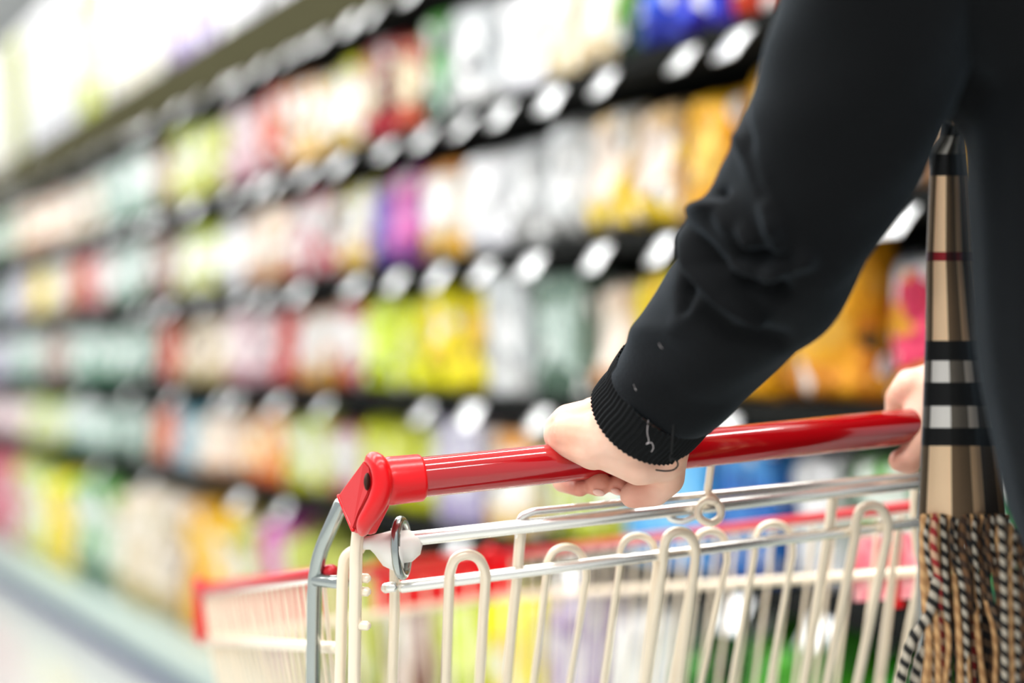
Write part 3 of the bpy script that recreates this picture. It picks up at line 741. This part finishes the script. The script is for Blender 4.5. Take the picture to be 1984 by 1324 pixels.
def ridge(x, y, pts, wdt):       # gaussian ridge along a polyline in the sleeve's surface map
    best = 1e9
    for (x0, y0), (x1, y1) in zip(pts[:-1], pts[1:]):
        dx, dy = x1-x0, y1-y0; t = max(0, min(1, ((x-x0)*dx+(y-y0)*dy)/(dx*dx+dy*dy)))
        best = min(best, math.hypot(x-x0-t*dx, y-y0-t*dy))
    return math.exp(-(best/wdt)**2)
FOLDS = [  # folds gathered at the elbow (polyline, width, height in m)
 ([(1318, 455), (1345, 520), (1395, 575), (1470, 620)], 13, .0050), ([(1335, 425), (1380, 505), (1440, 548), (1520, 560)], 14, -.0050),
 ([(1330, 415), (1395, 395), (1420, 440), (1450, 470)], 17, .0060), ([(1385, 375), (1420, 430), (1440, 490), (1520, 500)], 13, -.0045),
 ([(1420, 520), (1480, 525), (1560, 500)], 18, .0045), ([(1430, 270), (1470, 350), (1500, 440)], 16, .0035), ([(1440, 215), (1450, 300), (1480, 380)], 13, -.0035),
 ([(1330, 560), (1420, 640), (1520, 660)], 18, -.0025), ([(1500, 430), (1510, 500), (1480, 560)], 16, .003), ([(1230, 640), (1300, 640), (1350, 600)], 20, .0015),
 ([(1322, 440), (1322, 520), (1330, 600)], 9, -.0035)]
def sleeve(bm, i0, i1, seg, ribs=0, swell=0.0, uv=None):
    fr = frames(cp); rings = []
    for i in range(i0, i1+1):
        t, a, b = fr[i]; ring = []
        for k in range(seg):
            an = 2*PI*k/seg; n = a*math.cos(an)+b*math.sin(an); r_ = rr[i]+swell
            p = cp[i]+n*r_
            if not ribs:
                x, y = project(p)
                for bx, by, bw, bh in ((1340, 440, 34, .0075), (1392, 352, 40, -.0035), (1318, 500, 22, -.0020), (1440, 225, 36, .0035), (1420, 300, 30, -.002), (1590, 620, 60, .002)):
                    r_ += bh*math.exp(-((x-bx)**2+(y-by)**2)/bw**2)*(1 if abs(n.dot(F)) < .8 else .3)
                if n.dot(F) < .25:
                    for pts, wd, hh in FOLDS: r_ += 2.0*ridge(x, y, pts, wd)*hh*min(1, (.25-n.dot(F))*1.6)
                r_ += .0010*math.sin(an*3+i*.13)+.0008*math.sin(an*5-i*.21)
            else:
                r_ += .0006*math.cos(ribs*an) + .0008*math.sin(an*3+1)
            ring.append(bm.verts.new(cp[i]+n*r_))
        rings.append(ring)
    for A, B in zip(rings[:-1], rings[1:]):
        for k in range(seg): bm.faces.new((A[k], A[(k+1) % seg], B[(k+1) % seg], B[k]))
    return rings, fr
bm = bmesh.new()
rings, fr = sleeve(bm, 25, len(cp)-1, 160)
# torso of the sweater (melted separately, joined into the same garment)
tor = [
 [(T(.19, -.135), .066), (T(.21, 0), .080), (T(.19, .135), .060)],
 [(T(.19, -.135), .066), (P_(1800, -215, .79), .060), (P_(1760, -150, .795), .056)],
 [(T(.10, -.10), .072), (T(.19, -.10), .08)], [(P_(1872, 222, .865), .012), (P_(1850, 120, .845), .030), (P_(1850, 0, .83), .045)],
 [(T(.18, -.088), .100), (T(.0, -.084), .094), (T(-.076, -.063), .093), (T(-.115, -.042), .090), (T(-.20, -.02), .090), (T(-.24, -.02), .09), (T(-.40, -.03), .100)],
 [(T(.16, .055), .100), (T(.0, .05), .094), (T(-.12, .05), .092), (T(-.24, .06), .102), (T(-.40, .06), .108)],
 [(T(.19, .16), .056), (P_(2095, 480, 1.045), .050), (P_(1985, 565, 1.085), .046), (P_(1885, 715, 1.145), .036)],
 [(T(.27), .062), (T(.30, 0, .01), .060)],
]
tm = fused(tor, .006, 8)
bm.from_mesh(tm)
sweater = pp('sweater', bm, MT['knit'], None, 'black knit sweater')
bm = bmesh.new(); rings, fr = sleeve(bm, 0, 29, 480, ribs=62, swell=.0004)
inner = [bm.verts.new(cp[0] + (v.co-cp[0])*.90 + fr[0][0]*.0005) for v in rings[0]]
inn2 = [bm.verts.new(cp[9] + (v.co-cp[9])*.86) for v in rings[9]]
for A, B in ((rings[0], inner), (inner, inn2)):
    for k in range(480): bm.faces.new((A[k], A[(k+1) % 480], B[(k+1) % 480], B[k]))
pp('cuff', bm, MT['rib'], sweater, 'ribbed black cuff')
# loose threads and lint
def thread(pts, r, m):
    bm = bmesh.new(); tube(bm, smooth_path([P_(*p) for p in pts], 5), r, 8); pp('loose_thread', bm, MT[m], sweater)
thread([(1298, 882, 0.9935), (1299, 894, 0.9935), (1302, 889, 0.9925), (1311, 893, 0.9935), (1313, 903, 0.9955), (1304, 911, 0.9975), (1288, 913, 1.0005), (1271, 911, 1.0035)], .0006, 'thread')
thread([(1305, 820, 0.9725), (1303, 850, 0.9755), (1301, 880, 0.9815)], .00055, 'thread')
thread([(1256, 815, 0.9775), (1254, 838, 0.9795), (1257, 855, 0.9815), (1252, 861, 0.9815), (1262, 858, 0.9815), (1266, 868, 0.9825), (1262, 876, 0.9845)], .00022, 'lint')
thread([(1228, 745, 0.9725), (1234, 758, 0.9715), (1243, 763, 0.9715), (1256, 759, 0.9705), (1254, 753, 0.9705), (1247, 757, 0.9695)], .0004, 'lint')
thread([(1241, 735, 0.9725), (1230, 746, 0.9725), (1232, 755, 0.9715)], .0002, 'lint')
thread([(1304, 640, 0.9420), (1309, 655, 0.9410), (1314, 662, 0.9400), (1311, 658, 0.9390), (1316, 659, 0.9400)], .0007, 'lint')
thread([(1272, 650, 0.9490), (1280, 672, 0.9470), (1296, 680, 0.9450), (1307, 668, 0.9410)], .00016, 'lint')
# face, trousers, shoes, hair
MT['eye'] = mat('eye_white', (235, 232, 228), .2); MT['iris'] = mat('brown_iris', (50, 30, 20), .2); MT['lip'] = mat('lips', (196, 110, 104), .4)
for s_ in (-1, 1):
    bm = bmesh.new(); bmesh.ops.create_uvsphere(bm, u_segments=16, v_segments=10, radius=.0115, matrix=Matrix.Translation(T(.472, s_*.031, .089)))
    e_ = pp('eye', bm, MT['eye'])
    bm = bmesh.new(); bmesh.ops.create_uvsphere(bm, u_segments=12, v_segments=8, radius=.0055, matrix=Matrix.Translation(T(.472, s_*.031, .0965)))
    pp('iris', bm, MT['iris'], e_)
    bm = bmesh.new(); tube(bm, [T(.490, s_*.016, .100), T(.495, s_*.032, .097), T(.489, s_*.046, .086)], .0025, 8); pp('eyebrow', bm, MT['hair'])
bm = bmesh.new(); tube(bm, smooth_path([T(.412, -.022, .112), T(.413, 0, .121), T(.412, .022, .112)], 6), .0055, 10); pp('lips', bm, MT['lip'])
bm = bmesh.new(); bm.from_mesh(fused([[(T(-.205, 0, -.005), .088), (T(-.33, 0), .10)], [(T(-.21, .06), .088), (T(-.34, .085), .095)], [(T(-.21, -.035), .090), (T(-.34, -.085), .097)]] + [[(T(-.34, s*.085), .097), (T(-.68, s*.09, .02), .072), (T(-1.02, s*.09, 0), .062)] for s in (-1, 1)], .010, 4))
pp('trousers', bm, MT['trouser'])
for s in (-1, 1):
    q = [(T(-1.055, s*.09, -.03), .038), (T(-1.06, s*.09, .06), .036), (T(-1.068, s*.09, .15), .028)]
    bm = bmesh.new(); bm.from_mesh(fused([q], .006, 3)); pp('shoe', bm, MT['shoe'])
bm = bmesh.new(); bm.from_mesh(fused([[(T(.50, 0, 0), .088), (T(.53, 0, .02), .080)], [(T(.46, 0, -.02), .08), (T(.36, 0, -.05), .07), (T(.26, 0, -.07), .06)]], .007, 5)); pp('hair', bm, MT['hair'])

# scarf: a hanging folded strip with a woven check; UV.x across, UV.y = position down the cloth
sm_ = mat('check_wool', (150, 110, 70), .9, sheen=.2, bump=(900, .4, .001)); nt = sm_.node_tree; N = nt.nodes; L = nt.links; b = N['Principled BSDF']
tc = N.new('ShaderNodeTexCoord'); sp = N.new('ShaderNodeSeparateXYZ'); L.new(tc.outputs['UV'], sp.inputs[0])
def ramp(stops, src):
    r_ = N.new('ShaderNodeValToRGB'); cr = r_.color_ramp; cr.interpolation = 'CONSTANT'
    cr.elements[0].position = stops[0][0]; cr.elements[0].color = lin(stops[0][1]); cr.elements[1].position = stops[1][0]; cr.elements[1].color = lin(stops[1][1])
    for p, c in stops[2:]: e = cr.elements.new(p); e.color = lin(c)
    L.new(src, r_.inputs[0]); return r_
tan, blk, wht, red_ = (248, 212, 172), (12, 12, 13), (236, 230, 224), (150, 24, 36)
y_ = lambda p: (p-200)/900
rows = ramp([(0, blk), (y_(262), (150, 146, 140)), (y_(296), blk), (y_(338), tan), (y_(486), red_), (y_(503), tan), (y_(658), blk), (y_(697), wht), (y_(741), blk), (y_(784), wht), (y_(826), blk), (y_(862), tan)], sp.outputs[1])
colm = ramp([(0, (90, 88, 84)), (.06, (255, 255, 255)), (.36, (112, 106, 98)), (.62, (225, 218, 210)), (.76, (78, 74, 70)), (.92, (150, 140, 128))], sp.outputs[0])
mx = N.new('ShaderNodeMix'); mx.data_type = 'RGBA'; mx.blend_type = 'MULTIPLY'; mx.inputs[0].default_value = 1
L.new(rows.outputs[0], mx.inputs[6]); L.new(colm.outputs[0], mx.inputs[7])
wv = N.new('ShaderNodeTexWave'); wv.wave_type = 'BANDS'; wv.bands_direction = 'DIAGONAL'; wv.inputs['Scale'].default_value = 28
mp = N.new('ShaderNodeMapping'); mp.inputs['Scale'].default_value = (1.2, 5, 1); L.new(tc.outputs['UV'], mp.inputs[0]); L.new(mp.outputs[0], wv.inputs[0])
m2 = N.new('ShaderNodeMix'); m2.data_type = 'RGBA'; m2.blend_type = 'OVERLAY'; m2.inputs[0].default_value = .15
L.new(mx.outputs[2], m2.inputs[6]); L.new(wv.outputs[0], m2.inputs[7]); L.new(m2.outputs[2], b.inputs['Base Color'])
bm = bmesh.new(); Luv = bm.loops.layers.uv.verify(); nu, nv = 48, 60; g = []
edgeL = [(200, 1850), (270, 1833), (300, 1812), (500, 1803), (640, 1801), (800, 1795), (1010, 1784)]
edgeR = [(200, 1866), (270, 1866), (300, 1870), (500, 1884), (640, 1900), (800, 1925), (1010, 1950)]
def interp(tb, y):
    for (a, p), (c, q) in zip(tb[:-1], tb[1:]):
        if y <= c: return p+(q-p)*max(0, (y-a))/(c-a)
    return tb[-1][1]
for j in range(nv+1):
    y = 205+(1010-205)*j/nv; row = []
    xl, xr = interp(edgeL, y), interp(edgeR, y)
    for i in range(nu+1):
        u = i/nu
        d = .955 + .0025*math.sin(u*9+.3) + .012*max(0, u-.36)+ (.05*max(0, u-.7)) - .004*math.sin(y*.01)
        p = P_(xl+(xr-xl)*u, y, d); row.append((bm.verts.new(p), u, y))
    g.append(row)
for j in range(nv):
    for i in range(nu):
        q = (g[j][i], g[j][i+1], g[j+1][i+1], g[j+1][i]); f = bm.faces.new([v[0] for v in q])
        for l, v in zip(f.loops, q): l[Luv].uv = (v[1], (v[2]-200)/900)
scarf = pp('scarf', bm, sm_, None, 'tan, black, white and red plaid scarf')
so = scarf.modifiers.new('thick', 'SOLIDIFY'); so.thickness = .004; so.offset = 1
bm = bmesh.new()
cl = [T(.275 + .012*math.sin(2*a), .082*math.cos(a), .012+.075*math.sin(a)) for a in [2*PI*k/32 for k in range(33)]]
tube(bm, cl, [.026+.004*math.sin(k*1.3) for k in range(33)], 16, caps=False, uv=True)
drop = smooth_path([T(.285, -.055, .075), T(.23, -.085, .105), T(.17, -.11, .115), P_(1856, 215, .962)], 6)
tube(bm, drop, [.024]*6+[.020]*6+[.014]*6+[.009], 16, uv=True)
pp('scarf_wrap', bm, sm_, scarf)
def cord_mat(name, c1, c2, twist=1, period=.010):
    m = mat(name, c1, .9); nt = m.node_tree; N = nt.nodes; L = nt.links
    tc = N.new('ShaderNodeTexCoord'); sp = N.new('ShaderNodeSeparateXYZ'); L.new(tc.outputs['UV'], sp.inputs[0])
    dv = N.new('ShaderNodeMath'); dv.operation = 'MULTIPLY_ADD'; dv.inputs[1].default_value = 1/period; L.new(sp.outputs[1], dv.inputs[0]); L.new(sp.outputs[0], dv.inputs[2])
    fr_ = N.new('ShaderNodeMath'); fr_.operation = 'FRACT'; L.new(dv.outputs[0], fr_.inputs[0])
    r_ = N.new('ShaderNodeValToRGB'); r_.color_ramp.interpolation = 'CONSTANT'; r_.color_ramp.elements[0].color = lin(c1); r_.color_ramp.elements[1].position = .5; r_.color_ramp.elements[1].color = lin(c2)
    L.new(fr_.outputs[0], r_.inputs[0]); L.new(r_.outputs[0], N['Principled BSDF'].inputs['Base Color']); return m
CM = [cord_mat('tan_cord', (204, 160, 110), (176, 130, 84)), cord_mat('black_white_cord', (24, 22, 20), (176, 166, 150), period=.009), cord_mat('brown_cord', (110, 78, 50), (60, 42, 30)),
      cord_mat('red_cord', (150, 40, 40), (200, 160, 130)), cord_mat('dark_cord', (24, 22, 22), (96, 76, 58))]
def tassel(pts, r, m):
    bm = bmesh.new(); P = smooth_path([P_(*p) for p in pts], 6); n = len(P)
    tube(bm, P, [r*(1+.12*math.sin(i*1.9)) for i in range(n)], 12, uv=True); pp('tassel', bm, CM[m], scarf)
rnd = random.Random(3)
seq = [0, 1, 0, 3, 0, 1, 2, 0, 4, 1, 0, 2, 4, 0, 1, 2, 0, 4, 2, 1, 2, 0, 4, 2]
for i, m in enumerate(seq):
    x = 1790 + i*7.0; sp_ = 1796 + i*8.2
    tassel([(x, 1000, .958), (x+rnd.uniform(-5, 5), 1060, .954+rnd.uniform(-.006, .006)), (lerp(x, sp_, .4)+rnd.uniform(-9, 9), 1150, .950+rnd.uniform(-.008, .008)), (sp_+rnd.uniform(-12, 12), 1250, .948+rnd.uniform(-.01, .01)), (sp_+rnd.uniform(-14, 14), 1400, .945)], rnd.uniform(.0016, .0025), m)
for i, m in enumerate((0, 2, 0, 3, 4)):
    x = 1800+i*26
    tassel([(x, 1004, .965), (x+6, 1150, .962), (x+10, 1400, .96)], .0036, m)
tassel([(1815, 1120, .95), (1800, 1190, .945), (1768, 1240, .94), (1752, 1290, .94), (1740, 1345, .94), (1735, 1400, .94)], .0036, 1)
tassel([(1812, 1180, .95), (1796, 1250, .945), (1778, 1290, .945), (1762, 1400, .945)], .0032, 1)
for i, m in enumerate((1, 4, 0, 1, 2, 4, 1, 0)):     # second end of the scarf, in front of the sweater
    x = 1940+i*8
    tassel([(x, 1000+i*10, .93), (x+rnd.uniform(-4, 8), 1100, .925), (x+rnd.uniform(0, 10), 1230, .92), (x+rnd.uniform(0, 12), 1400, .92)], .0026, m)
